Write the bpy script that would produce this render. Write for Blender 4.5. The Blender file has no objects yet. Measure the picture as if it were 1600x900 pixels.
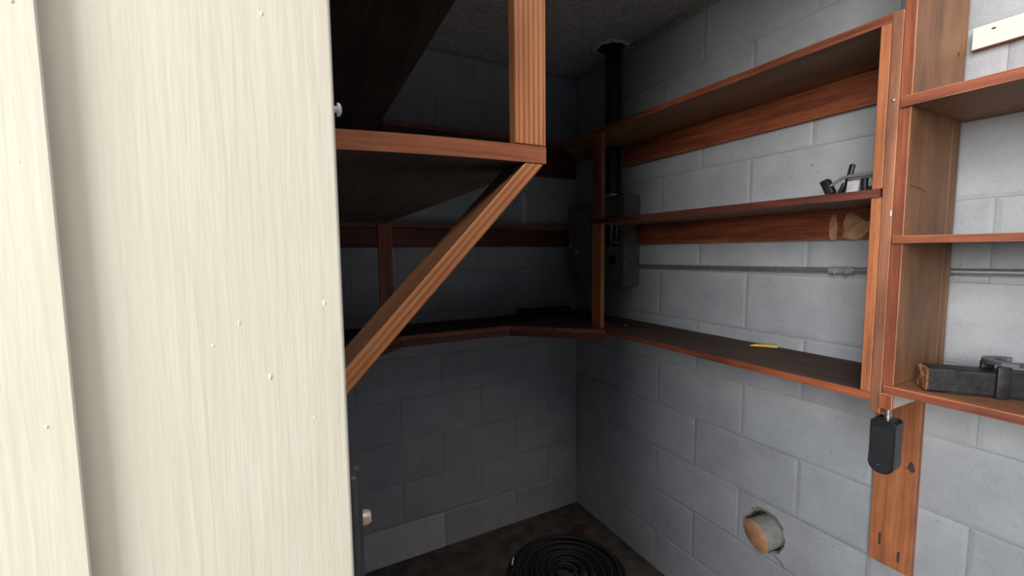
import bpy, bmesh, math, random
from mathutils import Vector, Matrix, noise

random.seed(7)
S = bpy.context.scene
COL = S.collection

# ------------------------------------------------------------------ camera
cam_d = bpy.data.cameras.new('camera')
cam = bpy.data.objects.new('camera', cam_d); COL.objects.link(cam)
th, ro, ya = math.radians(4.84), math.radians(-0.586), math.radians(27.78)
F = Vector((math.sin(ya)*math.cos(th), math.cos(ya)*math.cos(th), -math.sin(th)))
R = Vector((math.cos(ya), -math.sin(ya), 0)); U = R.cross(F)
R2 = R*math.cos(ro) + U*math.sin(ro); U2 = -R*math.sin(ro) + U*math.cos(ro)
M = Matrix.Identity(4)
for i in range(3):
    M[i][0], M[i][1], M[i][2] = R2[i], U2[i], -F[i]
M[2][3] = 1.494
cam.matrix_world = M
cam_d.sensor_width = 36.0
cam_d.lens = 681/1600*36
cam_d.clip_start = 0.01
cam_d.dof.use_dof = True
cam_d.dof.focus_distance = 0.8
cam_d.dof.aperture_fstop = 18
S.camera = cam

# ------------------------------------------------------------------ sky, light, exposure
w = bpy.data.worlds.new('sky'); S.world = w; w.use_nodes = True
nt = w.node_tree; bg = nt.nodes['Background']
sky = nt.nodes.new('ShaderNodeTexSky'); sky.sky_type = 'NISHITA'
sky.sun_disc = False; sky.sun_elevation = math.radians(60); sky.sun_rotation = math.radians(195)
sky.air_density = 1.0; sky.dust_density = 3.0; sky.ozone_density = 1.0
hs = nt.nodes.new('ShaderNodeHueSaturation'); hs.inputs['Saturation'].default_value = 1.25
nt.links.new(sky.outputs[0], hs.inputs['Color']); nt.links.new(hs.outputs[0], bg.inputs[0])
bg.inputs[1].default_value = 0.34
sun_d = bpy.data.lights.new('hazy_sun', 'SUN'); sun = bpy.data.objects.new('hazy_sun', sun_d); COL.objects.link(sun)
sun_az, sun_el = math.radians(66), math.radians(8)        # from the open side: front left, low, veiled by haze
sun.rotation_euler = Vector((math.sin(sun_az)*math.cos(sun_el), math.cos(sun_az)*math.cos(sun_el), -math.sin(sun_el))).to_track_quat('-Z', 'Y').to_euler()
sun_d.energy = 5.2; sun_d.angle = math.radians(40); sun_d.color = (1, 1, .94)
S.view_settings.view_transform = 'Standard'; S.view_settings.look = 'None'
S.view_settings.gamma = 1.0; S.view_settings.use_curve_mapping = False
S.view_settings.exposure = 0.06

# ------------------------------------------------------------------ materials
def new_mat(name, rough=0.6, metal=0.0):
    m = bpy.data.materials.new(name); m.use_nodes = True
    n = m.node_tree.nodes; b = n['Principled BSDF']
    b.inputs['Roughness'].default_value = rough; b.inputs['Metallic'].default_value = metal
    return m, m.node_tree, b

def flat(name, c, rough=0.5, metal=0.0, var=0.15, scale=40, bump=0.0):
    m, t, b = new_mat(name, rough, metal)
    tc = t.nodes.new('ShaderNodeTexCoord'); nz = t.nodes.new('ShaderNodeTexNoise')
    nz.inputs['Scale'].default_value = scale; nz.inputs['Detail'].default_value = 5
    t.links.new(tc.outputs['Object'], nz.inputs['Vector'])
    r = t.nodes.new('ShaderNodeValToRGB')
    r.color_ramp.elements[0].position = .3; r.color_ramp.elements[1].position = .7
    r.color_ramp.elements[0].color = [x*(1-var) for x in c]+[1]
    r.color_ramp.elements[1].color = [min(1, x*(1+var)) for x in c]+[1]
    t.links.new(nz.outputs['Fac'], r.inputs[0]); t.links.new(r.outputs[0], b.inputs['Base Color'])
    if bump:
        bp = t.nodes.new('ShaderNodeBump'); bp.inputs['Strength'].default_value = 1
        bp.inputs['Distance'].default_value = bump
        t.links.new(nz.outputs['Fac'], bp.inputs['Height']); t.links.new(bp.outputs[0], b.inputs['Normal'])
    return m

def wood(name, dark, mid, light, axis, rough=0.55, spread=1.0, stain=0.45, bands=0.0, across=34):
    """stained timber, the grain running along the object's own axis"""
    m, t, b = new_mat(name, rough)
    N = t.nodes.new; L = t.links.new
    tc = N('ShaderNodeTexCoord'); oi = N('ShaderNodeObjectInfo')
    add = N('ShaderNodeVectorMath'); add.operation = 'ADD'
    mul = N('ShaderNodeVectorMath'); mul.operation = 'SCALE'; mul.inputs[0].default_value = (7.3, 3.1, 5.7)
    L(oi.outputs['Random'], mul.inputs['Scale']); L(tc.outputs['Object'], add.inputs[0]); L(mul.outputs[0], add.inputs[1])
    sc = [across]*3; sc['xyz'.index(axis)] = 1.6
    mp = N('ShaderNodeMapping'); mp.inputs['Scale'].default_value = sc; L(add.outputs[0], mp.inputs['Vector'])
    n1 = N('ShaderNodeTexNoise'); n1.inputs['Scale'].default_value = 1.5*spread; n1.inputs['Detail'].default_value = 4
    n1.inputs['Distortion'].default_value = 0.6; L(mp.outputs[0], n1.inputs['Vector'])
    sc2 = [260, 260, 260]; sc2['xyz'.index(axis)] = 9
    mp2 = N('ShaderNodeMapping'); mp2.inputs['Scale'].default_value = sc2; L(add.outputs[0], mp2.inputs['Vector'])
    n2 = N('ShaderNodeTexNoise'); n2.inputs['Scale'].default_value = 1.0; n2.inputs['Detail'].default_value = 3
    L(mp2.outputs[0], n2.inputs['Vector'])
    mx = N('ShaderNodeMix'); mx.data_type = 'FLOAT'; mx.inputs[0].default_value = 0.35
    L(n1.outputs['Fac'], mx.inputs[2]); L(n2.outputs['Fac'], mx.inputs[3])
    if bands:                                     # flat-sawn growth rings
        wv = N('ShaderNodeTexWave'); wv.wave_type = 'BANDS'; wv.bands_direction = 'X' if axis != 'x' else 'Z'
        wv.inputs['Scale'].default_value = 44; wv.inputs['Distortion'].default_value = 3.2; wv.inputs['Detail'].default_value = 2
        wv.inputs['Detail Scale'].default_value = .25
        sw = [1, 1, 1]; sw['xyz'.index(axis)] = .10
        mw = N('ShaderNodeMapping'); mw.inputs['Scale'].default_value = sw; L(add.outputs[0], mw.inputs['Vector']); L(mw.outputs[0], wv.inputs['Vector'])
        mb = N('ShaderNodeMix'); mb.data_type = 'FLOAT'; mb.inputs[0].default_value = bands
        L(mx.outputs[0], mb.inputs[2]); L(wv.outputs['Fac'], mb.inputs[3]); mx = mb
    r = N('ShaderNodeValToRGB'); e = r.color_ramp.elements
    e[0].position = .34; e[0].color = list(dark)+[1]; e[1].position = .66; e[1].color = list(light)+[1]
    k = r.color_ramp.elements.new(.5); k.color = list(mid)+[1]
    L(mx.outputs[0], r.inputs[0])
    n3 = N('ShaderNodeTexNoise'); n3.inputs['Scale'].default_value = 9; n3.inputs['Detail'].default_value = 6
    n3.inputs['Roughness'].default_value = .65
    sc3 = [1, 1, 1]; sc3['xyz'.index(axis)] = .35
    mp3 = N('ShaderNodeMapping'); mp3.inputs['Scale'].default_value = sc3; L(add.outputs[0], mp3.inputs['Vector'])
    L(mp3.outputs[0], n3.inputs['Vector'])
    r3 = N('ShaderNodeValToRGB'); e = r3.color_ramp.elements
    e[0].position = .34; e[0].color = (1-stain, 1-stain, 1-stain, 1); e[1].position = .58; e[1].color = (1, 1, 1, 1)
    L(n3.outputs['Fac'], r3.inputs[0])
    mm = N('ShaderNodeMix'); mm.data_type = 'RGBA'; mm.blend_type = 'MULTIPLY'; mm.inputs[0].default_value = 1
    L(r.outputs[0], mm.inputs[6]); L(r3.outputs[0], mm.inputs[7])
    # small dark knots and nail stains
    vo = N('ShaderNodeTexVoronoi'); vo.inputs['Scale'].default_value = 11; L(add.outputs[0], vo.inputs['Vector'])
    rk = N('ShaderNodeValToRGB'); e = rk.color_ramp.elements
    e[0].position = .03; e[0].color = (.35, .3, .28, 1); e[1].position = .07; e[1].color = (1, 1, 1, 1)
    L(vo.outputs['Distance'], rk.inputs[0])
    m2 = N('ShaderNodeMix'); m2.data_type = 'RGBA'; m2.blend_type = 'MULTIPLY'; m2.inputs[0].default_value = 1
    L(mm.outputs[2], m2.inputs[6]); L(rk.outputs[0], m2.inputs[7])
    L(m2.outputs[2], b.inputs['Base Color'])
    bp = N('ShaderNodeBump'); bp.inputs['Distance'].default_value = .0008; bp.inputs['Strength'].default_value = .6
    L(mx.outputs[0], bp.inputs['Height']); L(bp.outputs[0], b.inputs['Normal'])
    return m

WOODS = {
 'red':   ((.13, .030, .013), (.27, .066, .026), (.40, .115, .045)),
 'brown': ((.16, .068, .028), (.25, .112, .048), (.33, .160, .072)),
 'rust':  ((.20, .075, .038), (.31, .120, .062), (.40, .170, .095)),
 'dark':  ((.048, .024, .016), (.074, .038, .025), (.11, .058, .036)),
 'pine':  ((.46, .145, .045), (.66, .25, .085), (.80, .37, .145)),
 'worn':  ((.38, .14, .065), (.50, .20, .10), (.62, .30, .17)),
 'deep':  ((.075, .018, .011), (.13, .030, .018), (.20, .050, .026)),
 'orange':((.30, .092, .034), (.48, .155, .058), (.60, .22, .088)),
}
_wc = {}
def W(kind, axis):
    if (kind, axis) not in _wc:
        kw = dict(spread=1.0, stain=.45)
        if kind == 'pine': kw = dict(spread=.75, stain=.3, bands=.24)
        if kind == 'orange': kw = dict(spread=1.0, stain=.4, bands=.06)
        if kind == 'red': kw = dict(spread=1.0, stain=.5, bands=.06)
        if kind == 'worn': kw = dict(spread=1.4, stain=.5)
        if kind == 'dark': kw = dict(spread=1.0, stain=.45, rough=.8)
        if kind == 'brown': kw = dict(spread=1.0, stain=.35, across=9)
        _wc[(kind, axis)] = wood('wood_%s_%s' % (kind, axis), *WOODS[kind], axis=axis, **kw)
    return _wc[(kind, axis)]

def wall_paint(name, c, joint=False):
    m, t, b = new_mat(name, .75)
    N = t.nodes.new; L = t.links.new
    tc = N('ShaderNodeTexCoord'); oi = N('ShaderNodeObjectInfo')
    add = N('ShaderNodeVectorMath'); add.operation = 'ADD'
    mul = N('ShaderNodeVectorMath'); mul.operation = 'SCALE'; mul.inputs[0].default_value = (11.3, 5.1, 8.7)
    L(oi.outputs['Random'], mul.inputs['Scale']); L(tc.outputs['Object'], add.inputs[0]); L(mul.outputs[0], add.inputs[1])
    n1 = N('ShaderNodeTexNoise'); n1.inputs['Scale'].default_value = 7; n1.inputs['Detail'].default_value = 8
    n1.inputs['Roughness'].default_value = .7; L(add.outputs[0], n1.inputs['Vector'])
    r = N('ShaderNodeValToRGB'); e = r.color_ramp.elements
    e[0].position = .3; e[0].color = [x*.78 for x in c]+[1]; e[1].position = .65; e[1].color = list(c)+[1]
    L(n1.outputs['Fac'], r.inputs[0])
    # block-to-block tone
    mr = N('ShaderNodeMapRange'); mr.inputs[3].default_value = .95; mr.inputs[4].default_value = 1.03
    L(oi.outputs['Random'], mr.inputs[0])
    m1 = N('ShaderNodeMix'); m1.data_type = 'RGBA'; m1.blend_type = 'MULTIPLY'; m1.inputs[0].default_value = 1
    L(r.outputs[0], m1.inputs[6]); L(mr.outputs[0], m1.inputs[7])
    # open pores and dirt specks
    n2 = N('ShaderNodeTexNoise'); n2.inputs['Scale'].default_value = 85; n2.inputs['Detail'].default_value = 3
    L(add.outputs[0], n2.inputs['Vector'])
    rp = N('ShaderNodeValToRGB'); e = rp.color_ramp.elements
    e[0].position = .22; e[0].color = (.5, .48, .46, 1); e[1].position = .30; e[1].color = (1, 1, 1, 1)
    L(n2.outputs['Fac'], rp.inputs[0])
    m2 = N('ShaderNodeMix'); m2.data_type = 'RGBA'; m2.blend_type = 'MULTIPLY'; m2.inputs[0].default_value = 1
    L(m1.outputs[2], m2.inputs[6]); L(rp.outputs[0], m2.inputs[7]); L(m2.outputs[2], b.inputs['Base Color'])
    n3 = N('ShaderNodeTexNoise'); n3.inputs['Scale'].default_value = 160; n3.inputs['Detail'].default_value = 6
    L(add.outputs[0], n3.inputs['Vector'])
    bp = N('ShaderNodeBump'); bp.inputs['Distance'].default_value = .0022; bp.inputs['Strength'].default_value = .7
    L(n3.outputs['Fac'], bp.inputs['Height']); L(bp.outputs[0], b.inputs['Normal'])
    return m

def cream_paint():
    """thick cream paint brushed over vertical wood grain"""
    m, t, b = new_mat('cream_paint', .5)
    N = t.nodes.new; L = t.links.new
    tc = N('ShaderNodeTexCoord'); oi = N('ShaderNodeObjectInfo')
    mul = N('ShaderNodeVectorMath'); mul.operation = 'SCALE'; mul.inputs[0].default_value = (1.3, 2.1, 3.7)
    add = N('ShaderNodeVectorMath'); add.operation = 'ADD'
    L(oi.outputs['Random'], mul.inputs['Scale']); L(tc.outputs['Object'], add.inputs[0]); L(mul.outputs[0], add.inputs[1])
    def grain(sx, sz, detail, dist=.3):
        mp = N('ShaderNodeMapping'); mp.inputs['Scale'].default_value = (sx, sx, sz); L(add.outputs[0], mp.inputs['Vector'])
        n = N('ShaderNodeTexNoise'); n.inputs['Scale'].default_value = 1; n.inputs['Detail'].default_value = detail
        n.inputs['Distortion'].default_value = dist; L(mp.outputs[0], n.inputs['Vector']); return n
    g1 = grain(230, 14, 2); g2 = grain(700, 50, 2, .1); g3 = grain(60, 12, 3, .2)
    a = N('ShaderNodeMath'); a.operation = 'MULTIPLY_ADD'; a.inputs[1].default_value = .2
    L(g2.outputs['Fac'], a.inputs[0]); L(g1.outputs['Fac'], a.inputs[2])
    bp = N('ShaderNodeBump'); bp.inputs['Distance'].default_value = .00026; bp.inputs['Strength'].default_value = 1
    L(a.outputs[0], bp.inputs['Height'])
    L(bp.outputs[0], b.inputs['Normal'])
    r = N('ShaderNodeValToRGB'); e = r.color_ramp.elements
    e[0].position = .3; e[0].color = (.82, .765, .60, 1); e[1].position = .7; e[1].color = (.865, .815, .655, 1)
    L(g3.outputs['Fac'], r.inputs[0]); L(r.outputs[0], b.inputs['Base Color'])
    return m

PAINT = wall_paint('grey_white_block_paint', (.405, .410, .432))
JOINT = wall_paint('painted_mortar', (.30, .30, .31))
RAW = flat('crumbled_block', (.23, .20, .165), .95, var=.45, scale=120, bump=.004)
LIGHTPATCH = wall_paint('pale_patch_paint', (.62, .60, .60))
CREAM = cream_paint()
CEIL = flat('rough_grey_plaster', (.52, .48, .45), .9, var=.25, scale=60, bump=.004)
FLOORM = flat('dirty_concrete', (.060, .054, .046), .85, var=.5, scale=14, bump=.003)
GROUND = flat('outdoor_ground', (.50, .50, .42), .9, var=.1, scale=3)
BLACKPIPE = flat('black_pipe', (.016, .017, .020), .42, var=.2)
TAR = flat('black_tar', (.010, .010, .011), .6, var=.6, scale=70, bump=.01)
GALV = flat('galvanised_steel', (.50, .50, .49), .38, metal=.85, var=.2, scale=60)
GALVDULL = flat('dull_conduit', (.36, .37, .34), .45, metal=.45, var=.2, scale=50)
BOXGREY = flat('grey_green_enamel', (.125, .122, .100), .45, var=.2, scale=30)
BLACKPL = flat('black_plastic', (.012, .012, .014), .38, var=.2)
BLACKDK = flat('black_rubber', (.008, .008, .010), .55, var=.3)
CHROME = flat('chrome', (.80, .80, .80), .22, metal=.85, var=.05)
STEEL = flat('zinc_steel', (.62, .63, .62), .3, metal=.9, var=.1)
WHITE = flat('white_paint', (.70, .64, .57), .6, var=.06, scale=90)
WHITEPL = flat('white_plastic', (.80, .80, .82), .4, var=.04)
TAN = flat('tan_plug', (.58, .30, .155), .7, var=.22, scale=28)
PVCGREY = flat('grey_pipe', (.30, .30, .275), .6, var=.2, scale=40)
YELLOW = flat('yellow_plastic', (.62, .40, .035), .45, var=.1)
BRASS = flat('pale_brass', (.62, .48, .36), .35, metal=.4, var=.1)
LOCKGREY = flat('dark_grey_metal', (.050, .047, .046), .6, metal=.1, var=.25, scale=60)
WIREBLUE = flat('blue_wire', (.02, .03, .12), .45)
WIREWHITE = flat('white_wire', (.50, .50, .55), .45)
TARWOOD = flat('black_painted_timber', (.013, .012, .013), .55, var=.5, scale=50, bump=.002)
CHIPWOOD = flat('chipped_timber_end', (.28, .13, .055), .8, var=.7, scale=75, bump=.006)
LABELGREY = flat('pale_grey_card', (.42, .41, .43), .7, var=.15)
REDRAG = flat('dark_red_cloth', (.055, .014, .014), .9, var=.3)
SLOTDARK = flat('dark_stain', (.055, .040, .030), .9, var=.4, scale=80)
BAREWOOD = flat('bare_timber', (.40, .20, .11), .8, var=.25, scale=45)

# ------------------------------------------------------------------ helpers
def props(o, label=None, cat=None, group=None, kind=None):
    if label: o['label'] = label
    if cat: o['category'] = cat
    if group: o['group'] = group
    if kind: o['kind'] = kind
    return o

def thing(name, loc, label, cat, group=None):
    o = bpy.data.objects.new(name, None); COL.objects.link(o); o.location = loc
    o.empty_display_size = .05
    return props(o, label, cat, group)

def link(name, bm, mats, parent=None, loc=(0, 0, 0), rot=None, smooth=False):
    me = bpy.data.meshes.new(name)
    bmesh.ops.recalc_face_normals(bm, faces=bm.faces)
    bm.to_mesh(me); bm.free()
    for m in (mats if isinstance(mats, (list, tuple)) else [mats]): me.materials.append(m)
    if smooth:
        for p in me.polygons: p.use_smooth = True
    return place(name, me, parent, loc, rot)

def place(name, me, parent=None, loc=(0, 0, 0), rot=None):
    """loc is a world position; parents carry no rotation"""
    o = bpy.data.objects.new(name, me); COL.objects.link(o)
    loc = Vector(loc)
    if parent:
        o.parent = parent; p = parent; 
        while p: loc = loc - Vector(p.location); p = p.parent
    o.location = loc
    if rot: o.rotation_euler = rot
    return o

def sharp(o, deg=35):
    for p in o.data.polygons: p.use_smooth = True
    o.data.set_sharp_from_angle(angle=math.radians(deg))
    return o

def box_bm(sx, sy, sz, bev=.0015, seg=1):
    bm = bmesh.new(); bmesh.ops.create_cube(bm, size=1)
    bmesh.ops.scale(bm, vec=(sx, sy, sz), verts=bm.verts)
    if bev: bmesh.ops.bevel(bm, geom=list(bm.edges), offset=bev, segments=seg, affect='EDGES', profile=.5)
    return bm

def box(name, lo, hi, mat, parent=None, bev=.0015, rot=None):
    lo, hi = Vector(lo), Vector(hi); d = hi-lo
    return link(name, box_bm(d.x, d.y, d.z, bev), mat, parent, (lo+hi)/2, rot)

def board(name, lo, hi, parent, edge='red', broad='red', axis=None, rot=None, bev=.0014, worn='worn', sub=0):
    """a sawn board: stained edges, its own tone on the broad faces, worn arrises"""
    lo, hi = Vector(lo), Vector(hi); d = hi-lo
    ax = axis or 'xyz'[max(range(3), key=lambda i: d[i])]
    thin = min(range(3), key=lambda i: d[i])
    bm = box_bm(d.x, d.y, d.z, bev)
    bm.normal_update()
    for f in bm.faces:
        n = f.normal; k = max(range(3), key=lambda i: abs(n[i]))
        if abs(n[k]) < .95: f.material_index = 2
        else: f.material_index = 1 if k == thin else 0
    return link(name, bm, [W(edge, ax), W(broad, ax), W(worn, ax)], parent, (lo+hi)/2, rot)

def slab(name, pts, z0, z1, parent, edge='red', broad='dark', axis='x'):
    """a shelf board of any outline"""
    c = Vector((sum(p[0] for p in pts)/len(pts), sum(p[1] for p in pts)/len(pts), (z0+z1)/2))
    bm = bmesh.new(); n = len(pts)
    lo = [bm.verts.new((p[0]-c.x, p[1]-c.y, z0-c.z)) for p in pts]
    hi = [bm.verts.new((p[0]-c.x, p[1]-c.y, z1-c.z)) for p in pts]
    a = bm.faces.new(hi); b = bm.faces.new(lo[::-1]); a.material_index = b.material_index = 1
    for i in range(n): bm.faces.new((lo[i], lo[(i+1) % n], hi[(i+1) % n], hi[i]))
    return link(name, bm, [W(edge, axis), W(broad, axis)], parent, c)

def tube_bm(bm, pts, r, seg=12, caps=True, closed=False):
    pts = [Vector(p) for p in pts]; n = len(pts); rings = []
    rr = r if isinstance(r, (list, tuple)) else [r]*n
    up = None
    for i, p in enumerate(pts):
        if closed: t = pts[(i+1) % n]-pts[i-1]
        else: t = pts[min(i+1, n-1)]-pts[max(i-1, 0)]
        t.normalize()
        if up is None:
            up = Vector((0, 0, 1)) if abs(t.z) < .9 else Vector((1, 0, 0))
        a = t.cross(up).normalized(); up = a.cross(t).normalized()
        rings.append([bm.verts.new(p + (a*math.cos(q)+up*math.sin(q))*rr[i]) for q in [2*math.pi*k/seg for k in range(seg)]])
    m = n if closed else n-1
    for i in range(m):
        A, B = rings[i], rings[(i+1) % n]
        for k in range(seg): bm.faces.new((A[k], A[(k+1) % seg], B[(k+1) % seg], B[k]))
    if caps and not closed:
        bm.faces.new(rings[0][::-1]); bm.faces.new(rings[-1])
    return rings

def tube(name, pts, r, mat, parent=None, seg=12, closed=False):
    c = Vector(pts[0])
    bm = bmesh.new(); tube_bm(bm, [Vector(p)-c for p in pts], r, seg, True, closed)
    return sharp(link(name, bm, mat, parent, c), 50)

def plate(name, outline, origin, ex, ey, thick, mat, parent=None):
    """a thin flat piece: 2D outline laid in the plane of ex, ey, standing thick off it"""
    ex, ey = Vector(ex), Vector(ey); nrm = ex.cross(ey).normalized(); bm = bmesh.new()
    a = [bm.verts.new(ex*u+ey*v) for u, v in outline]
    b = [bm.verts.new(ex*u+ey*v+nrm*thick) for u, v in outline]
    bm.faces.new(b); bm.faces.new(a[::-1]); n = len(a)
    for i in range(n): bm.faces.new((a[i], a[(i+1) % n], b[(i+1) % n], b[i]))
    return link(name, bm, mat, parent, origin)

def blob_outline(rx, ry, n, j, rng):
    return [((rx*(1+rng.uniform(-j, j)))*math.cos(2*math.pi*i/n), (ry*(1+rng.uniform(-j, j)))*math.sin(2*math.pi*i/n)) for i in range(n)]

# ------------------------------------------------------------------ the setting
XR, YB, XL, H = 1.488, 2.023, 0.02, 2.4384
def struct(o): o['kind'] = 'structure'; return o

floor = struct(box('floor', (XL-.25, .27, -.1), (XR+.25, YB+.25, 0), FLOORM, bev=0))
ground = struct(box('ground', (-14, -26, -.12), (14, .27, -.02), GROUND, bev=0))
ceiling = struct(box('ceiling', (-1.2, .22, H), (XR+.25, YB+.25, H+.12), CEIL, bev=0))

JR = .0022                                   # how far the joints lie back
def wall_body(name, boxes, mat):
    bm = bmesh.new()
    for lo, hi in boxes:
        lo, hi = Vector(lo), Vector(hi)
        r = bmesh.ops.create_cube(bm, size=1)
        bmesh.ops.scale(bm, vec=hi-lo, verts=r['verts']); bmesh.ops.translate(bm, vec=(lo+hi)/2, verts=r['verts'])
    return struct(link(name, bm, mat))

PY0, PY1, PZ0, PZ1 = .80, .99, .395, .585    # pocket behind the broken block
YF = -.75                                    # the right wall runs on outside
xs = XR+JR
wall_right = wall_body('wall_right', [
    ((xs, YF, -.02), (xs+.2, PY0, H)), ((xs, PY1, -.02), (xs+.2, YB+.2, H)),
    ((xs, PY0, -.02), (xs+.2, PY1, PZ0)), ((xs, PY0, PZ1), (xs+.2, PY1, H)),
    ((xs+.06, PY0, PZ0), (xs+.2, PY1, PZ1))], JOINT)
wall_back = wall_body('wall_back', [((XL-.2, YB+JR, 0), (xs, YB+.2, H))], JOINT)
wall_left = wall_body('wall_left', [((XL-.2, .34, 0), (XL-JR, YB+.2, H))], JOINT)
wall_front = wall_body('wall_front', [((-1.1, .292, -.02), (.022, .34, H)), ((.022, .30, 2.36), (XR, .43, H))], CREAM)

# unseen dark block added behind the camera to hold back the low sky
opposite = struct(box('sky_blocker', (-2.6, -3.0, -.02), (9, -2.6, 4.6), flat('blocker_dark', (.10, .10, .085), .9), bev=0))

# unseen low block added on the left to cut the low sunlight
struct(box('low_sun_blocker', (-3.4, -9, -.02), (-3.2, .1, 1.35), flat('blocker_grey', (.30, .30, .27), .9), bev=0))

# concrete blocks, one object each
BL, BH = .4095, .2032
def block_mesh(L, Hh, seed):
    rng = random.Random(seed)
    g, ch, dp, bk = .0018, .0095, .0026, .012
    bm = bmesh.new()
    def ring(x, z, y): return [bm.verts.new((sx*x+rng.uniform(-.0018, .0018), y, sz*z+rng.uniform(-.0018, .0018))) for sx, sz in ((-1, -1), (1, -1), (1, 1), (-1, 1))]
    f = ring(L/2-g-ch, Hh/2-g-ch, 0); m = ring(L/2-g, Hh/2-g, dp*.8); b = ring(L/2-g, Hh/2-g, bk)
    bm.faces.new(f)
    for A, B in ((f, m), (m, b)):
        for i in range(4): bm.faces.new((A[i], B[i], B[(i+1) % 4], A[(i+1) % 4]))
    bmesh.ops.recalc_face_normals(bm, faces=bm.faces)
    if f[0].link_faces[0].normal.y > 0 and False: pass
    me = bpy.data.meshes.new('block'); bm.to_mesh(me); bm.free(); me.materials.append(PAINT)
    return me
_bm = {}
def block(parent, L, center, rz):
    L = round(L, 3)
    key = (L, random.randrange(3))
    if key not in _bm: _bm[key] = block_mesh(L, BH, hash(key) % 1000)
    return place('block', _bm[key], parent, center, (0, 0, rz))

def course_spans(start, end, first):
    """spans along a wall from the corner: first = length of the first piece"""
    a, n = start, first; out = []
    while a > end+.03:
        b = max(a-n, end); out.append((b, a)); a = b; n = BL
    return out
ZO = -.018
hole_c = Vector((XR, .895, .480))
for k in range(12):
    zc = ZO + BH*(k+.5)
    odd = k % 2 == 0                                   # courses 0, 2, 4 ... half block at the right wall's corner
    for a, b in course_spans(YB, YF, BL/2 if odd else BL):
        if k == 2 and a < .895 < b: broken = (a, b, zc); continue
        block(wall_right, b-a, (XR, (a+b)/2, zc), -math.pi/2)
    for a, b in course_spans(XR, XL, BL if odd else BL/2):
        o = block(wall_back, b-a, ((a+b)/2, YB, zc), 0)
        if k == 0 and a < .6 < b:
            o.data = o.data.copy(); o.data.materials[0] = LIGHTPATCH
    for a, b in course_spans(YB, .345, BL/2 if odd else BL):
        block(wall_left, b-a, (XL, (a+b)/2, zc), math.pi/2)

# the block with the ragged pipe hole
a, b, zc = broken
def broken_block():
    rng = random.Random(5); bm = bmesh.new(); n = 48; c = Vector((XR, (a+b)/2, zc))
    hw, hh = (b-a)/2-.004, BH/2-.004
    cy, cz = hole_c.y-c.y, hole_c.z-c.z
    hole, mid, rim, deep = [], [], [], []
    for i in range(n):
        t = 2*math.pi*i/n; u, v = math.cos(t), math.sin(t)
        rag = .0615 + .006*abs(noise.noise(Vector((u*2.2, v*2.2, 3)))) + rng.uniform(0, .003)
        if .2*math.pi < t < .75*math.pi: rag += .008*math.sin((t-.2*math.pi)/(.55*math.pi)*math.pi)
        if 1.55*math.pi < t < 1.75*math.pi: rag += .010
        hole.append(bm.verts.new((.004, cy+u*rag, cz+v*rag)))
        ro_ = rag+.004+rng.uniform(0, .007) + (.006 if math.pi*.25 < t < math.pi*.8 else 0)
        mid.append(bm.verts.new((.0, cy+u*ro_, min(hh-.001, cz+v*ro_))))
        # ray to the block's outline
        k = min(((hw-cy) if u > 0 else (hw+cy))/max(abs(u), 1e-6), ((hh-cz) if v > 0 else (hh+cz))/max(abs(v), 1e-6))
        rim.append(bm.verts.new((0, cy+u*k, cz+v*k)))
        deep.append(bm.verts.new((.058, cy+u*(rag-.001), cz+v*(rag-.001))))
    for i in range(n):
        j = (i+1) % n
        bm.faces.new((rim[i], rim[j], mid[j], mid[i]))
        f = bm.faces.new((mid[i], mid[j], hole[j], hole[i])); f.material_index = 1
        f = bm.faces.new((hole[i], hole[j], deep[j], deep[i])); f.material_index = 1
    # the outline's corners and thin sides
    cs = [bm.verts.new((0, sy*hw, sz*hh)) for sy, sz in ((1, 1), (-1, 1), (-1, -1), (1, -1))]
    for q, cv in enumerate(cs):
        t0 = math.atan2(cv.co.z-cz, cv.co.y-cy) % (2*math.pi)
        i = int(t0/(2*math.pi)*n) % n; bm.faces.new((rim[i], cv, rim[(i+1) % n]))
    dp = [bm.verts.new((.012, v.co.y, v.co.z)) for v in cs]
    for i in range(4): bm.faces.new((cs[i], cs[(i+1) % 4], dp[(i+1) % 4], dp[i]))
    return link('block', bm, [PAINT, RAW], wall_right, c)
broken_block()['label'] = 'broken block around the pipe stub'

# plaster fillet where the right wall meets the ceiling
bm = bmesh.new(); rng = random.Random(3); prev = None
for i in range(60):
    y = YB - i*(YB-.45)/59
    s = .018 + .012*noise.noise(Vector((y*9, 0, 0))) + rng.uniform(-.003, .003)
    s2 = .028 + .014*noise.noise(Vector((y*7, 4, 0))) + rng.uniform(-.004, .004)
    row = [bm.verts.new(p) for p in ((XR+.002, y, H-s2), (XR-s*.45, y, H-s*.5), (XR-s*1.3, y, H+.002))]
    if prev:
        for q in range(2): bm.faces.new((prev[q], row[q], row[q+1], prev[q+1]))
    prev = row
struct(link('trim_1', bm, flat('rough_cement', (.30, .28, .24), .95, var=.3, scale=70, bump=.004)))

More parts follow.
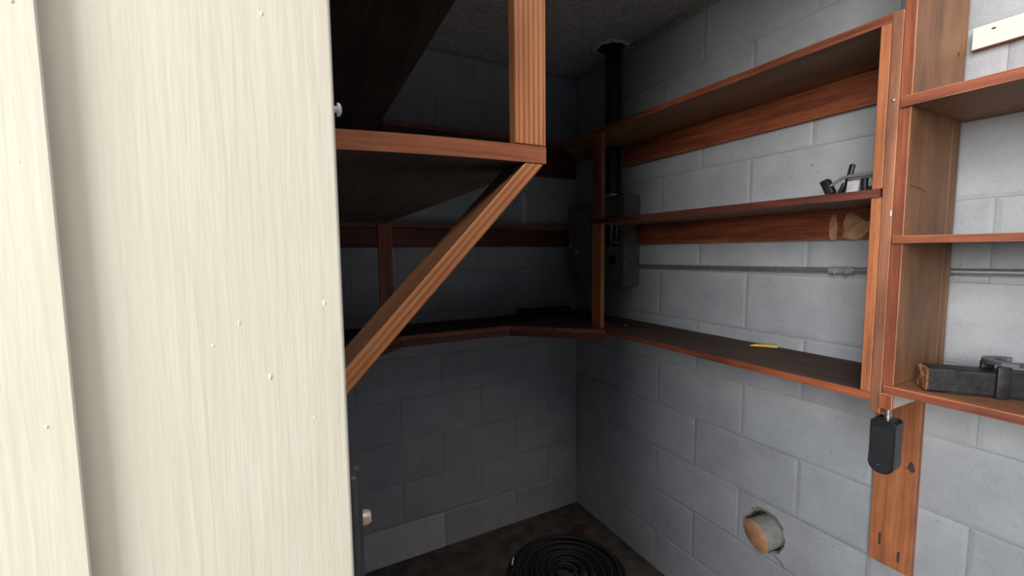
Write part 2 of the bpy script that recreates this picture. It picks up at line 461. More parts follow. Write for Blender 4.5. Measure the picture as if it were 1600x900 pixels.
# cream front: proud siding board, undercut batten, flat casing board beside the opening
def paint_board(name, x0, x1, y0, y1, z0, z1, parent=None):
    d = (x1-x0, y1-y0, z1-z0)
    bm = box_bm(*d, bev=.0010, seg=2)
    return link(name, bm, CREAM, parent, ((x0+x1)/2, (y0+y1)/2, (z0+z1)/2))
def casing():
    x0, x1, y0, y1 = -.2930, .0305, .27, .298; c = Vector(((x0+x1)/2, (y0+y1)/2, 1.14)); r = .0010
    prof = [(x0, y1)]+[(x0+r-r*math.cos(a_), y0+r-r*math.sin(a_)) for a_ in [math.pi/2*q/6 for q in range(7)]]
    prof += [(x1-.002+.002*math.sin(a_), y0+.002-.002*math.cos(a_)) for a_ in [math.pi/2*q/3 for q in range(4)]]+[(x1, y1)]
    bm = bmesh.new()
    A = [bm.verts.new((x-c.x, y-c.y, -1.16)) for x, y in prof]; B = [bm.verts.new((x-c.x, y-c.y, 1.16)) for x, y in prof]
    bm.faces.new(A); bm.faces.new(B[::-1]); n = len(A)
    for i in range(n): bm.faces.new((A[i], A[(i+1) % n], B[(i+1) % n], B[i]))
    return link('trim_2', bm, CREAM, None, c)
trim = struct(casing())
trim['label'] = 'cream casing board beside the opening'
sharp(trim, 60)
# a batten nailed over the casing's outer side, its edge undercut to deepen the shadow
def batten():
    prof = [(-.290, .2625), (-.0865, .2620), (-.0858, .2626), (-.0905, .2698), (-.290, .2698)]; c = Vector((-.187, .264, 1.2))
    bm = bmesh.new()
    A = [bm.verts.new((x-c.x, y-c.y, -1.22)) for x, y in prof]; B = [bm.verts.new((x-c.x, y-c.y, 1.22)) for x, y in prof]
    bm.faces.new(A); bm.faces.new(B[::-1]); n = len(A)
    for i in range(n): bm.faces.new((A[i], A[(i+1) % n], B[(i+1) % n], B[i]))
    return link('batten', bm, CREAM, wall_front, c)
batten()
for i in range(4):
    sharp(paint_board('siding_board', -.497-.207*i, -.299-.207*i, .262, .298, -.02, 2.43, wall_front), 60)
# dried paint runs and nail heads under the paint
def paint_drop(x, z, y, rx, rz, h, parent):
    bm = bmesh.new(); bmesh.ops.create_icosphere(bm, subdivisions=2, radius=1)
    for v in bm.verts:
        v.co = Vector((v.co.x*rx*.85, v.co.y*h*.6, v.co.z*rz*.85))*(1+.15*noise.noise(v.co*2+Vector((x*90, z*50, 0))))
    return link('paint_drop', bm, CREAM, parent, (x, y, z), smooth=True)
for x, z, rx, rz, h in ((-.0085, 1.4265, .0012, .0024, .0012), (.0205, 1.4655, .0012, .0026, .0007), (-.0215, 1.4575, .0006, .0022, .0008), (-.0335, 1.4465, .0008, .001, .0008),
                        (.0125, 1.3995, .0007, .0011, .0008), (-.0028, 1.4655, .0005, .0008, .0006), (-.003, 1.618, .0009, .0016, .0010), (-.0235, 1.614, .0006, .0008, .0006), (.0122, 1.5845, .0006, .0008, .0006)):
    paint_drop(x, z, .2702, rx, rz, h, trim)
for x, z, rx, rz, h in ((-.093, 1.5985, .0012, .0016, .0012), (-.0955, 1.5335, .0008, .0016, .0008), (-.0955, 1.4185, .0011, .0014, .0011)):
    paint_drop(x, z, .2624, rx, rz, h, wall_front)

# ------------------------------------------------------------------ shelving along the right wall
XF = 1.20
su = thing('shelving_unit', (1.34, 1.2, 1.15), 'long red-stained shelving unit with three open shelves along the lit block wall', 'shelf')
slab('upper_shelf', [(XF, .489), (XR-.001, .489), (XR-.001, 1.628), (1.385, 1.628), (1.385, 1.78), (XR-.001, 1.78), (XR-.001, YB-.001), (XF, 1.735)], 1.981, 2.001, su, 'red', 'brown', 'y')
board('ledger', (XR-.021, .510, 1.889), (XR-.001, 1.632, 1.9805), su, 'red', 'red')
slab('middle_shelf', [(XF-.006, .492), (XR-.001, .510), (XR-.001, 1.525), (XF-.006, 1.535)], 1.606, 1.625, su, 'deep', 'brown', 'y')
l2 = board('ledger', (XR-.021, .510, 1.518), (XR-.001, 1.522, 1.6055), su, 'red', 'red')
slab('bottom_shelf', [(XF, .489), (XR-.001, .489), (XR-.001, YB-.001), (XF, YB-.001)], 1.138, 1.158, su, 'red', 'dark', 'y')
board('post', (XF+.001, 1.466, 1.158), (XF+.022, 1.526, 1.6055), su, 'orange', 'orange')
board('post', (XF+.001, 1.466, 1.6255), (XF+.022, 1.526, 1.9805), su, 'red', 'red')
board('end_board', (XF-.002, .4895, 1.158), (XR-.027, .5095, 1.6055), su, 'orange', 'red', axis='z')
board('end_board', (XF-.002, .4895, 1.6255), (XR-.027, .5095, 1.981), su, 'orange', 'red', axis='z')
board('end_board', (XF-.001, .469, 1.113), (XR-.027, .489, 2.0), su, 'rust', 'rust', axis='z')
# bare, unstained patches on the middle ledger
rng = random.Random(2)
plate('bare_patch', [(-.006, -.042), (.008, -.04), (.010, .0), (.004, .036), (-.008, .030), (-.013, 0), (-.011, -.03)], (XR-.0212, .713, 1.5585), (0, -1, 0), (0, 0, 1), .0006, BAREWOOD, su)
plate('bare_patch', [(-.035, -.035), (-.01, -.044), (.012, -.040), (.030, -.020), (.040, .004), (.020, .010), (.004, .022), (-.012, .036), (-.026, .030), (-.034, .008), (-.030, -.014)], (XR-.0212, .655, 1.560), (0, -1, 0), (0, 0, 1), .0006, BAREWOOD, su)
bm = bmesh.new(); bmesh.ops.create_uvsphere(bm, u_segments=10, v_segments=6, radius=.0035)
link('screw_head', bm, STEEL, su, (XF-.0015, .4785, 1.813), smooth=True)

# ------------------------------------------------------------------ shelving on the back wall
sb = thing('shelving_unit', (.8, 1.9, 1.15), 'dark red shelving on the unlit back block wall, its bottom shelf cut across the corners', 'shelf')
YFB = 1.735
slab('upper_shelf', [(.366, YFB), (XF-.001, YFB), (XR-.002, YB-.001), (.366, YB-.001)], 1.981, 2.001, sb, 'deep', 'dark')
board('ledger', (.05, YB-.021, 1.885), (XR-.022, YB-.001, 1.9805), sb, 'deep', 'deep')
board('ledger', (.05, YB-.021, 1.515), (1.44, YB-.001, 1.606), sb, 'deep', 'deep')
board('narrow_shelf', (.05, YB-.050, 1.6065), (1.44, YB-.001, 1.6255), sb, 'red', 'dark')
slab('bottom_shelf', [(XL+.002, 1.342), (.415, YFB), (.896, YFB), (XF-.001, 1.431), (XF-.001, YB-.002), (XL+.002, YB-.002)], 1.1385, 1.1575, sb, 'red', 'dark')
def fascia(p, q, z0, z1, t=.018):
    p, q = Vector((*p, 0)), Vector((*q, 0)); d = (q-p); n = Vector((-d.y, d.x, 0)).normalized()
    L = d.length; bm = box_bm(L, t, z1-z0, .0014)
    c = (p+q)/2 + n*t/2; c.z = (z0+z1)/2
    link('fascia_board', bm, [W('deep', 'x')], sb, c, (0, 0, math.atan2(d.y, d.x)))
fascia((.415, YFB+.001), (.896, YFB+.001), 1.112, 1.138)
fascia((.897, YFB), (1.199, 1.4325), 1.112, 1.138)
fascia((XL+.004, 1.344), (.4145, YFB), 1.112, 1.138)

# ------------------------------------------------------------------ shelving on the left wall
sl = thing('shelving_unit', (.17, 1.1, 1.15), 'near left shelving unit with orange pine corner post and sloping brace under its shelf', 'shelf')
# middle shelf: its near edge sags a little
def sag_shelf():
    n = 10; x0, x1, y0 = XL+.002, .309, .488; c = Vector((.17, 1.1, 1.6165)); bm = bmesh.new(); rows = []
    for i in range(n+1):
        x = x0+(x1-x0)*i/n; s = -.010*math.sin(math.pi*min(1, (x-x0)/(x1-x0)*.9+.1))**1.0*0 
        dz = .0055*(1-(i/n))**2*-1
        y = y0+.010*(1-i/n)**2
        xf = x0+(.364-x0)*i/n
        rows.append([bm.verts.new(Vector(p)-c) for p in ((x, y, 1.606+dz), (x, y, 1.627+dz), (xf, 1.735, 1.627), (xf, 1.735, 1.606))])
    for i in range(n):
        A, B = rows[i], rows[i+1]
        for k in range(4):
            f = bm.faces.new((A[k], A[(k+1) % 4], B[(k+1) % 4], B[k])); f.material_index = 0 if k in (0, 2) else 1
    bm.faces.new(rows[0]); bm.faces.new(rows[-1][::-1])
    return link('middle_shelf', bm, [W('orange', 'x'), W('dark', 'y')], sl, c)
sag_shelf()
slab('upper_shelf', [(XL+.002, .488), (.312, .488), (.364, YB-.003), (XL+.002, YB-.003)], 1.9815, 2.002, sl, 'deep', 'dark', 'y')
board('corner_post', (.2640, .4885, 1.6275), (.3095, .5045, 1.981), sl, 'pine', 'pine')
board('inner_post', (.334, 1.737, 1.158), (.386, 1.757, 1.606), sl, 'deep', 'red')
# the brace: lies in the x-z plane, 45 degrees, end cut square to the wall and the shelf
def brace():
    y0, y1 = .4885, .5590
    tx, tz = .3035, 1.6055
    w_ = .0265                                     # visible width of the front face
    pts = [(.2790, 1.6055), (.3065, 1.6055), (.0215, 1.3060), (.0215, 1.3350)]
    c = Vector((.165, .5075, 1.46)); A = math.atan2(1.6055-1.306, .3065-.0215)
    rotm = Matrix.Rotation(A, 3, 'Y')             # turn so that local x runs along the brace
    bm = bmesh.new(); f, k = [], []
    for x, z in pts:
        f.append(bm.verts.new(rotm @ (Vector((x, y0, z))-c))); k.append(bm.verts.new(rotm @ (Vector((x, y1, z))-c)))
    bm.faces.new(f); bm.faces.new(k[::-1])
    for i in range(4): bm.faces.new((f[i], k[i], k[(i+1) % 4], f[(i+1) % 4]))
    bmesh.ops.bevel(bm, geom=list(bm.edges), offset=.0012, segments=1, affect='EDGES'); bm.normal_update()
    for f_ in bm.faces: f_.material_index = 1 if abs(f_.normal.z) > .9 else 0  # brown sides: timber tone, with the shelf's shade put into the colour
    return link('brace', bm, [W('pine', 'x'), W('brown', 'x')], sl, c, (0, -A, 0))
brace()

# ------------------------------------------------------------------ right-hand bay
sr = thing('shelving_unit', (1.34, .3, 1.16), 'right-hand shelving bay with a tall wide upright board and three shelves running out of view', 'shelf')
YP = .4474
up = board('upright_board', (XF, YP, 1.183), (XR-.026, .4685, H-.001), sr, 'red', 'brown')
for z0, z1, nm in ((1.166, 1.1825, 'bottom_shelf'), (1.5035, 1.518, 'middle_shelf'), (1.794, 1.814, 'upper_shelf')):
    y1 = .4685 if nm == 'bottom_shelf' else YP-.0005
    board(nm, (XF, -.25, z0), (XR-.001, y1, z1), sr, 'red', 'brown')
    board('shelf_nosing', (XF-.011, -.25, z0-.001), (XF-.0005, .4625, z1+.0005), sr, 'red', 'red')
board('cleat', (XF-.011, .4435, 1.129), (XF-.004, .4685, 1.1645), sr, 'red', 'red', axis='z')
bx = thing('white_batten', (XR-.01, .1, 1.98), 'white painted batten on the upper wall at the right edge, pale knot near its top', 'batten')
bm = box_bm(.024, .74, .049, .001); bm.normal_update()
for f in bm.faces: f.material_index = 1 if f.normal.z < -.9 else 0
link('strip', bm, [WHITE, W('red', 'y')], bx, (XR-.013, .07, 1.9785))
plate('knot', blob_outline(.004, .002, 9, .3, rng), (XR-.0252, .405, 1.990), (0, -1, 0), (0, 0, 1), .0004, SLOTDARK, bx)
# pale scratched lines down the upright's broad face
for pts in (((1.415, 1.785), (1.4145, 1.40), (1.4135, 1.19)), ((1.449, 1.475), (1.4455, 1.19))):
    o2 = [(x-.0008, z) for x, z in pts]+[(x+.0008, z) for x, z in pts[::-1]]
    ox, oz = o2[0]
    plate('scratch_line', [(x-ox, z-oz) for x, z in o2], (ox, YP-.0001, oz), (1, 0, 0), (0, 0, 1), .0003, BAREWOOD, sr)

# thin white plate on the end board's side, below the bottom shelf
box('white_plate', (XF+.026, .4655, 1.1145), (XR-.03, .4688, 1.1655), WHITE, su, .0005)

# wall cleat hanging down the wall
wc = thing('wall_board', (XR-.011, .53, .6), 'short vertical orange-brown board nailed flat to the wall below the shelves', 'board')
bd = board('plank', (XR-.021, .4835, .598), (XR-.001, .5805, 1.115), wc, 'orange', 'orange')
for y, z, h in ((.556, .668, .018), (.512, .640, .016)):
    plate('dark_slot', [(-.003, -h), (.003, -h*.9), (.0035, h), (-.0025, h*.95)], (XR-.0212, y, z), (0, -1, 0), (0, 0, 1), .0004, SLOTDARK, wc)
plate('knot', blob_outline(.008, .013, 12, .25, rng), (XR-.0212, .497, .905), (0, -1, 0), (0, 0, 1), .0004, SLOTDARK, wc)

plate('knot', blob_outline(.0035, .005, 10, .3, rng), (1.4165, YP-.0002, 1.940), (1, 0, 0), (0, 0, 1), .0003, SLOTDARK, sr)
plate('pencil_mark', [(0, 0), (.085, -.0115), (.085, -.009), (0, .0015)], (1.212, YP-.0002, 1.629), (1, 0, 0), (0, 0, 1), .0003, flat('brown_mark', (.13, .060, .032), .8), sr)
plate('paint_fleck', [(0, 0), (.002, -.002), (.003, .004), (.0015, .011), (0, .013), (.0004, .006)], (XF-.0012, .4722, 1.564), (0, -1, 0), (0, 0, 1), .0004, WHITEPL, su)
# dribble of pale paint on the back wall
plate('paint_streak', [(0, 0), (.012, -.002), (.028, 0), (.026, .05), (.030, .10), (.027, .158), (.004, .160), (-.002, .11), (.003, .06)], (1.128, YB-.0001, 1.638), (1, 0, 0), (0, 0, 1), .0005, LIGHTPATCH, wall_back)
# hairline break running from the pipe hole
plate('crack', [(-.02, .004), (0, .0), (.012, -.003), (.028, -.012), (.046, -.032), (.043, -.020), (.030, -.006), (.014, .003)], (XR-.0001, .865, .412), (0, -1, 0), (0, 0, 1), .0003, RAW, wall_right)

# ------------------------------------------------------------------ electrical panel
ep = thing('electrical_panel', (XR-.05, 1.66, 1.326), 'open grey electrical panel box on the wall in the corner behind the shelves', 'electrical panel')
x0, x1, y0, y1, z0, z1 = 1.388, XR-.001, 1.535, 1.782, 1.326, 1.7485
t = .003; bm = bmesh.new()
for lo, hi in (((x0, y0, z0), (x1, y0+t, z1)), ((x0, y1-t, z0), (x1, y1, z1)), ((x0, y0+t, z0), (x1, y1-t, z0+t)), ((x0, y0+t, z1-t), (x1, y1-t, z1)), ((x1-t, y0+t, z0+t), (x1, y1-t, z1-t))):
    lo, hi = Vector(lo), Vector(hi); r = bmesh.ops.create_cube(bm, size=1)
    bmesh.ops.scale(bm, vec=hi-lo, verts=r['verts']); bmesh.ops.translate(bm, vec=(lo+hi)/2-Vector((1.44, 1.66, 1.53)), verts=r['verts'])
link('enclosure', bm, BOXGREY, ep, (1.44, 1.66, 1.53))
# cover with two openings
bm = bmesh.new()
oy0, oy1, oz0, oz1 = 1.563, 1.70, 1.515, 1.655; sy0, sy1, sz0, sz1 = 1.590, 1.645, 1.430, 1.468
for lo, hi in (((y0+.004, z0+.004), (oy0, z1-.004)), ((oy1, z0+.004), (y1-.004, z1-.004)), ((oy0, oz1), (oy1, z1-.004)), ((oy0, sz1), (oy1, oz0)),
               ((oy0, z0+.004), (oy1, sz0)), ((oy0, sz0), (sy0, sz1)), ((sy1, sz0), (oy1, sz1))):
    lo = Vector((x0+.002, *lo)); hi = Vector((x0+.004, *hi)); r = bmesh.ops.create_cube(bm, size=1)
    bmesh.ops.scale(bm, vec=hi-lo, verts=r['verts']); bmesh.ops.translate(bm, vec=(lo+hi)/2-Vector((1.391, 1.66, 1.53)), verts=r['verts'])
link('cover_plate', bm, BOXGREY, ep, (1.391, 1.66, 1.53))
box('breaker', (x0+.014, sy0-.01, sz0-.01), (x0+.05, sy1+.01, sz1+.01), BLACKDK, ep)
rng = random.Random(11)
for i in range(9):
    ya_, yb_ = rng.uniform(oy0+.01, oy1-.01), rng.uniform(oy0+.01, oy1-.01)
    mid = (x0+.008+rng.uniform(0, .012), (ya_+yb_)/2+rng.uniform(-.02, .02), (oz0+oz1)/2+rng.uniform(-.03, .03))
    P0, P1, P2 = Vector((x0+.03, ya_, oz1+.03)), Vector(mid), Vector((x0+.03, yb_, oz0-.01))
    pts = [P0*(1-u)**2+P1*2*u*(1-u)+P2*u*u for u in [q/8 for q in range(9)]]
    tube('wire', pts, .0028, [WIREBLUE, WIREBLUE, WIREWHITE, BLACKDK][i % 4], ep, 6)
nt_ = tube('wire_nut', [(x0+.012, 1.578, 1.527), (x0+.008, 1.592, 1.531), (x0+.006, 1.606, 1.530)], [.007, .006, .004], YELLOW, ep, 8)
leaf = box('panel_door', (1.3735, 1.786, 1.356), (1.3775, 1.948, 1.700), BOXGREY, ep, .0008)
box('latch', (1.371, 1.925, 1.510), (1.3735, 1.938, 1.530), STEEL, leaf, .0005)
box('rating_plate', (1.3725, 1.862, 1.475), (1.3735, 1.880, 1.497), LABELGREY, leaf, 0)
box('hinge', (1.378, 1.779, 1.40), (1.386, 1.788, 1.66), BOXGREY, ep, .001)
for zz in (z0+.012, z1-.012):
    bm = bmesh.new(); bmesh.ops.create_uvsphere(bm, u_segments=8, v_segments=5, radius=.0035)
    link('screw_head', bm, STEEL, ep, (x0+.001, y0+.014, zz), smooth=True)

# ------------------------------------------------------------------ black riser pipe to the ceiling
vp = thing('riser_pipe', (1.437, 1.675, 1.749), 'thick black pipe rising from the electrical panel through the ceiling', 'pipe')
tube('pipe', [(1.437, 1.672, 1.765), (1.437, 1.672, 2.1), (1.437, 1.672, H)], .0365, BLACKPIPE, vp, 24)
tube('side_pipe', [(1.450, 1.735, 1.749), (1.450, 1.735, 1.96)], .012, BLACKPIPE, vp, 12)
tube('connector', [(1.437, 1.672, 1.7487), (1.437, 1.672, 1.768)], .029, STEEL, vp, 20)
def ragged_ring(name, c, r0, r1, z0, z1, j0, j1, mat, seed, lump=0.0):
    rng = random.Random(seed); n = 44; bm = bmesh.new(); rings = []
    for q in range(4):
        f = q/3; row = []
        for i in range(n):
            a_ = 2*math.pi*i/n; rr = r0+(r1-r0)*f + (j0*(1-f)+j1*f)*(noise.noise(Vector((math.cos(a_)*2.3, math.sin(a_)*2.3, seed+f)))+rng.uniform(-.35, .35))
            row.append(bm.verts.new((rr*math.cos(a_), rr*math.sin(a_), z0+(z1-z0)*f**.6 + (rng.uniform(-lump, lump) if 0 < q < 3 else 0))))
        rings.append(row)
    for A, B in zip(rings, rings[1:]):
        for i in range(n): bm.faces.new((A[i], A[(i+1) % n], B[(i+1) % n], B[i]))
    return link(name, bm, mat, vp, c)
ragged_ring('tar_collar', (1.417, 1.660, H), .030, .070, -.016, -.0005, .002, .007, TAR, 9, .004)
ragged_ring('plaster_ring', (1.417, 1.660, H), .066, .084, -.006, .0, .006, .010, flat('pale_crumbled_plaster', (.80, .78, .75), .9, var=.4, scale=90, bump=.003), 4, .003)

# ------------------------------------------------------------------ horizontal conduit
cd = thing('conduit', (XR-.012, 1.0, 1.42), 'thin metal conduit running level along the right block wall from the panel', 'conduit')
cx = XR-.0105
tube('pipe', [(cx, 1.536, 1.418), (cx, .9, 1.424), (cx, .46, 1.431), (cx, .33, 1.433), (cx, -.5, 1.436)], .0092, GALV, cd, 14)
tube('coupling', [(cx, .722, 1.426), (cx, .66, 1.427)], .0122, GALVDULL, cd, 14)
for yy in (.707, .675):
    tube('set_screw', [(cx-.010, yy, 1.419), (cx-.018, yy, 1.416)], .0035, STEEL, cd, 8)
plate('strap', [(-.006, -.021), (.006, -.021), (.006, .021), (-.006, .021)], (XR-.0005, .442, 1.433), (0, -1, 0), (0, 0, 1), .002, GALVDULL, cd)

# ------------------------------------------------------------------ pipe stub
ps = thing('pipe_stub', (1.47, .9, .475), 'grey pipe stub with tan plug in a ragged hole low on the wall', 'pipe')
e0, e1 = Vector((1.535, .880, .490)), Vector((1.450, .905, .4715))
ax = (e1-e0).normalized()
tube('pipe', [e0, e1-ax*.001], .0555, PVCGREY, ps, 40)
bm = bmesh.new(); rr_ = tube_bm(bm, [Vector((0, 0, 0)), ax*.006, ax*.010], [.0565, .0565, .051], 40)
sharp(link('plug', bm, TAN, ps, e1-ax*.004), 40)

# ------------------------------------------------------------------ lockbox under the right-hand shelf
lb = thing('key_lockbox', (1.2, .45, .985), 'black key lockbox hanging by its steel shackle in front of the orange wall board', 'lockbox')
def lock_body(wd, dp, hgt, arc, bev):
    bm = bmesh.new(); out = []
    r = wd/2
    for i in range(13):
        a_ = math.pi+math.pi*i/12; out.append((r*math.cos(a_), arc*math.sin(a_)))
    out += [(r, hgt-.006), (r-.006, hgt), (-r+.006, hgt), (-r, hgt-.006)]
    A = [bm.verts.new((-dp/2, -u, v)) for u, v in out]; B = [bm.verts.new((dp/2, -u, v)) for u, v in out]
    bm.faces.new(A); bm.faces.new(B[::-1]); n = len(out)
    for i in range(n): bm.faces.new((A[i], B[i], B[(i+1) % n], A[(i+1) % n]))
    bmesh.ops.bevel(bm, geom=[e for e in bm.edges if abs(e.verts[0].co.x-e.verts[1].co.x) < 1e-6], offset=bev, segments=2, affect='EDGES')
    return bm
LBR = (0, 0, math.radians(4))
sharp(link('case', lock_body(.047, .046, .104, .021, .003), BLACKPL, lb, (1.199, .4545, 1.003), LBR), 30)
sharp(link('face_cover', lock_body(.041, .006, .086, .018, .002), BLACKDK, lb, (1.174, .4535, 1.005), LBR), 30)
plate('indicator', blob_outline(.0025, .0012, 8, .2, rng), (1.1700, .4545, 1.005), (0, -1, 0), (0, 0, 1), .0006, STEEL, lb)
A0, DV = Vector((1.2035, .4545, 0)), Vector((.0187, .0071, 0))
def sh(u, z): return tuple(A0+DV*u+Vector((0, 0, z)))
pts = [sh(0, 1.104), sh(0, 1.135)] + [sh(.5-.5*math.cos(a_), 1.135+.010*math.sin(a_)) for a_ in (.4, .8, 1.2, 1.57, 1.95, 2.35, 2.75)] + [sh(1, 1.135), sh(1, 1.104)]
tube('shackle', pts, .0056, STEEL, lb, 12)
for u in (0, 1): tube('collar', [sh(u, 1.106), sh(u, 1.1125)], .0068, STEEL, lb, 12)

# ------------------------------------------------------------------ black timber tool on the right-hand bottom shelf
bt = thing('clamp_tool', (1.3, .35, 1.183), 'black painted timber bar with chipped end and metal clamp on the right bottom shelf', 'tool')
def bar(p, q, w_, h_, mat, matend, name, parent, j=.0):
    p, q = Vector(p), Vector(q); d = q-p; L = d.length; bm = box_bm(L, w_, h_, .006, 2)
    rng = random.Random(4)
    bmesh.ops.subdivide_edges(bm, edges=[e for e in bm.edges if abs(e.verts[0].co.x-e.verts[1].co.x) > L*.5], cuts=10)
    bm.normal_update()
    for f in bm.faces: f.material_index = 1 if f.normal.x < -.4 else 0
    for v in bm.verts:
        v.co += Vector((rng.uniform(0, .004) if v.co.x < -L*.48 else 0, rng.uniform(-j, j), rng.uniform(-j, j)))
    return link(name, bm, [mat, matend], parent, (p+q)/2, (0, 0, math.atan2(d.y, d.x)))
p, q = (1.235, .413, 1.2095), (1.384, .218, 1.2095)
bar(p, q, .053, .053, TARWOOD, CHIPWOOD, 'bar', bt, .0008)
d = (Vector(q)-Vector(p)).normalized(); nrm = Vector((-d.y, d.x, 0))
kc = Vector(p)+d*.118
def clamp_piece(name, size, off, mat, bev=.003):
    c = kc + d*off[0]+nrm*off[1]+Vector((0, 0, off[2]))
    return sharp(link(name, box_bm(*size, bev, 2), mat, bt, c, (0, 0, math.atan2(d.y, d.x))), 40)
clamp_piece('jaw', (.022, .010, .066), (0, -.0305, .008), TARWOOD)
clamp_piece('jaw', (.022, .010, .066), (0, .0305, .008), TARWOOD)
bm = bmesh.new(); n = 14; o_, i_ = [], []
for s_, (ra, rb) in ((0, (.040, .022)),):
    for k in range(n+1):
        a_ = math.radians(-30+240*k/n)
        o_.append((ra*math.cos(a_), ra*math.sin(a_))); i_.append((rb*math.cos(a_), rb*math.sin(a_)))
outl = o_+i_[::-1]
horse = plate('horseshoe', [(-v, u) for u, v in outl], kc+d*.020+Vector((0, 0, .0345+.007)), d, nrm, .008, flat('grey_iron', (.10, .10, .11), .4, metal=.5, var=.3, scale=60), bt)
plate('paint_chip', blob_outline(.007, .013, 11, .3, rng), kc-nrm*.0252-d*.018+Vector((0, 0, .004)), d, (0, 0, 1), .0006, LABELGREY, bt)
plate('paint_chip', blob_outline(.006, .005, 9, .3, rng), kc-nrm*.0252-d*.070+Vector((0, 0, -.006)), d, (0, 0, 1), .0006, BAREWOOD, bt)

# ------------------------------------------------------------------ chrome piece on the middle shelf
ch = thing('chrome_handle', (1.26, .58, 1.6255), 'bent chrome tube with black end fittings lying on the middle shelf beside the end post', 'handle')
X = 1.252
def rot_box(name, c, size, rx, mat, bev=.002):
    return sharp(link(name, box_bm(*size, bev, 2), mat, ch, c, (rx, 0, 0)), 40)
rot_box('end_fitting', (X, .6265, 1.6485), (.022, .019, .040), math.radians(-24), BLACKPL)
tube('tube', [(X, .620, 1.652), (X, .610, 1.659), (X, .598, 1.6655), (X, .584, 1.6700), (X, .565, 1.6715), (X, .540, 1.6705), (X, .516, 1.668)], .0040, CHROME, ch, 12)
tube('tube', [(X+.012, .588, 1.664), (X+.012, .568, 1.6655), (X+.012, .540, 1.664), (X+.012, .516, 1.662)], .0036, CHROME, ch, 12)
rot_box('paddle', (X+.022, .592, 1.664), (.010, .0125, .078), math.radians(12), BLACKPL, .004)
rot_box('bracket_leg', (X+.010, .601, 1.641), (.010, .008, .032), math.radians(25), BLACKPL)
rot_box('card', (X+.004, .5735, 1.6415), (.004, .025, .032), math.radians(6), LABELGREY, .0004)
rot_box('bracket_leg', (X+.010, .552, 1.644), (.014, .012, .036), 0, BLACKPL)
rot_box('base_block', (X+.020, .530, 1.634), (.016, .036, .016), 0, BLACKPL)

# ------------------------------------------------------------------ black cylinder tool in the far corner
fl = thing('black_torch', (1.2, 1.93, 1.158), 'black cylindrical torch with a knobbed end on the dark bottom shelf near the corner', 'torch')
ty, tz = 1.925, 1.181
tube('barrel', [(1.095, ty, tz), (1.345, ty-.02, tz)], .0215, BLACKDK, fl, 16)
tube('head', [(1.045, ty+.004, tz), (1.052, ty+.003, tz), (1.066, ty+.002, tz), (1.072, ty+.001, tz)], [.018, .0228, .0228, .017], BLACKDK, fl, 16)
tube('head', [(1.072, ty+.002, tz), (1.078, ty+.001, tz), (1.092, ty, tz), (1.098, ty, tz)], [.017, .0228, .0228, .018], BLACKDK, fl, 16)

# ------------------------------------------------------------------ yellow knife
yk = thing('putty_knife', (1.42, .9, 1.158), 'thin knife with a yellow handle lying against the wall on the bottom shelf', 'knife')
tube('handle', [(1.405, .922, 1.1635), (1.415, .910, 1.1655), (1.440, .880, 1.1655), (1.457, .859, 1.1650)], [.002, .0048, .0055, .0050], YELLOW, yk, 10)
bm = box_bm(.150, .012, .0015, .0004)
link('blade', bm, LOCKGREY, yk, (1.345, .951, 1.1595), (0, 0, math.atan2(.06, -.125)))

# ------------------------------------------------------------------ crumbs of plaster on the bottom shelf
for i, (x, y) in enumerate(((1.30, 1.548), (1.345, 1.468))):
    bm = bmesh.new(); bmesh.ops.create_icosphere(bm, subdivisions=1, radius=.005)
    for v in bm.verts: v.co = Vector((v.co.x*1.2, v.co.y*.8, v.co.z*.5))*(1+.3*noise.noise(v.co*300+Vector((i*5, 0, 0))))
    props(link('plaster_crumb', bm, WHITEPL, None, (x, y, 1.1602)), ['left-hand white crumb on the bottom shelf beside the slim front post', 'white crumb on the bottom shelf, farther right of the slim post'][i], 'crumb', 'white crumbs on the bottom shelf')

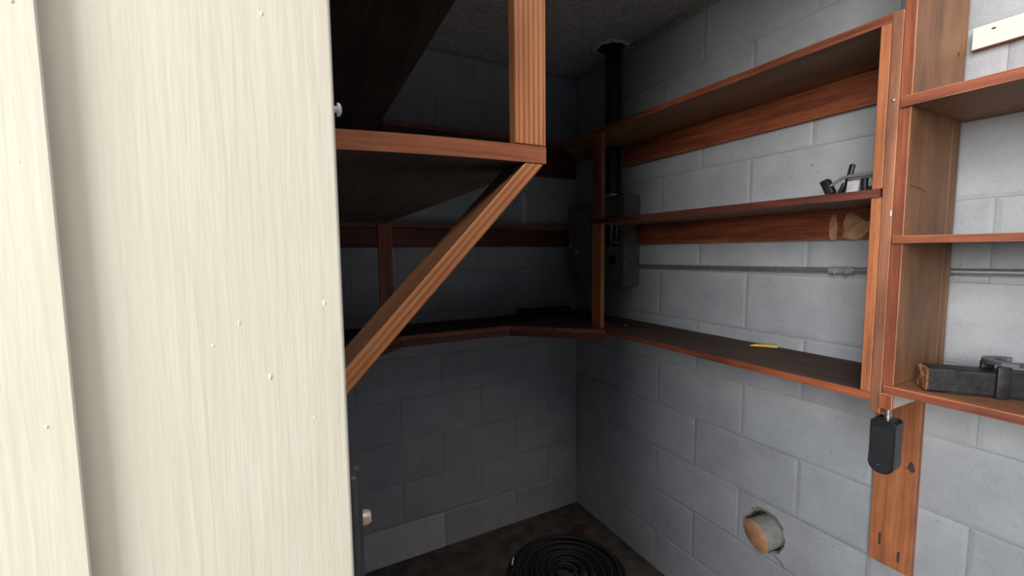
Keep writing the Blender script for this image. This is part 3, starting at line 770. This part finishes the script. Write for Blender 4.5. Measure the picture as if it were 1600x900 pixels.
# ------------------------------------------------------------------ lock on the opening's edge, and the peg
lk = thing('door_lock', (.03, .31, 1.3), 'dark metal lock case with a pale latch bolt behind the cream casing edge', 'lock')
def rounded_case(name, x0, x1, y0, y1, z0, z1, mat, bev):
    return sharp(link(name, box_bm(x1-x0, y1-y0, z1-z0, bev, 4), mat, lk, ((x0+x1)/2, (y0+y1)/2, (z0+z1)/2)), 30)
rounded_case('case', .0306, .0352, .274, .292, 1.20, 1.3560, LOCKGREY, .002)
rounded_case('cover', .0306, .0405, .2935, .330, 1.20, 1.3530, LOCKGREY, .004)
bm = bmesh.new(); tube_bm(bm, [(0, 0, 0), (.0035, 0, 0), (.0060, 0, 0)], [.0052, .0052, .0040], 16)
sharp(link('latch_bolt', bm, BRASS, lk, (.0400, .302, 1.3115)), 40)
box('strike_lip', (.0400, .299, 1.312), (.0408, .305, 1.3245), BRASS, lk, .0003)
pg = thing('peg', (.03, .30, 1.583), 'small white peg sticking out of the cream casing edge under the dark shelf', 'peg')
bm = bmesh.new(); tube_bm(bm, [(0, 0, 0), (.0062, 0, 0), (.0064, 0, 0), (.0080, 0, 0), (.0090, 0, 0)], [.0020, .0020, .0042, .0038, .0018], 16)
sharp(link('pin', bm, WHITEPL, pg, (.0290, .300, 1.5835)), 40)

# ------------------------------------------------------------------ coil of black hose on the floor
hc = thing('hose_coil', (1.06, 1.56, 0), 'loose coil of black hose on the dark floor in the back corner', 'hose')
rng = random.Random(21)
pts = []; turns = 33; per = 44
for i in range(turns*per):
    a_ = 2*math.pi*i/per; tq = i/per
    lay = int(tq // 11); k = tq % 11
    rad = .262-.021*(k if lay % 2 == 0 else 10.2-k) + .012*math.sin(a_*.37+tq) - .004*lay
    wob = .010*math.sin(a_*1.0+lay*2.1+k)
    pts.append((1.085+rad*math.cos(a_)+wob*.4, 1.55+rad*.97*math.sin(a_)-wob*.3, .008+.0135*lay+.003*(1+math.sin(a_*1.3+tq*2))))
tube('hose', pts, .0068, flat('black_hose', (.010, .010, .012), .7, var=.3), hc, 8)
tube('tape_tie', [(.874, 1.685, .050), (.888, 1.706, .054), (.902, 1.724, .050)], .0035, WHITEPL, hc, 6)
# small red rag behind it
bm = bmesh.new(); bmesh.ops.create_grid(bm, x_segments=10, y_segments=8, size=.5)
for v in bm.verts:
    v.co = Vector((v.co.x*.11, v.co.y*.06, .012+.018*abs(noise.noise(Vector((v.co.x*4, v.co.y*4, 2))))))
o = props(link('rag', bm, REDRAG, None, (1.33, 1.80, -.010), (0, 0, .5), smooth=True), 'small dark red rag on the floor between the hose coil and the corner', 'rag')
so = o.modifiers.new('thick', 'SOLIDIFY'); so.thickness = .003
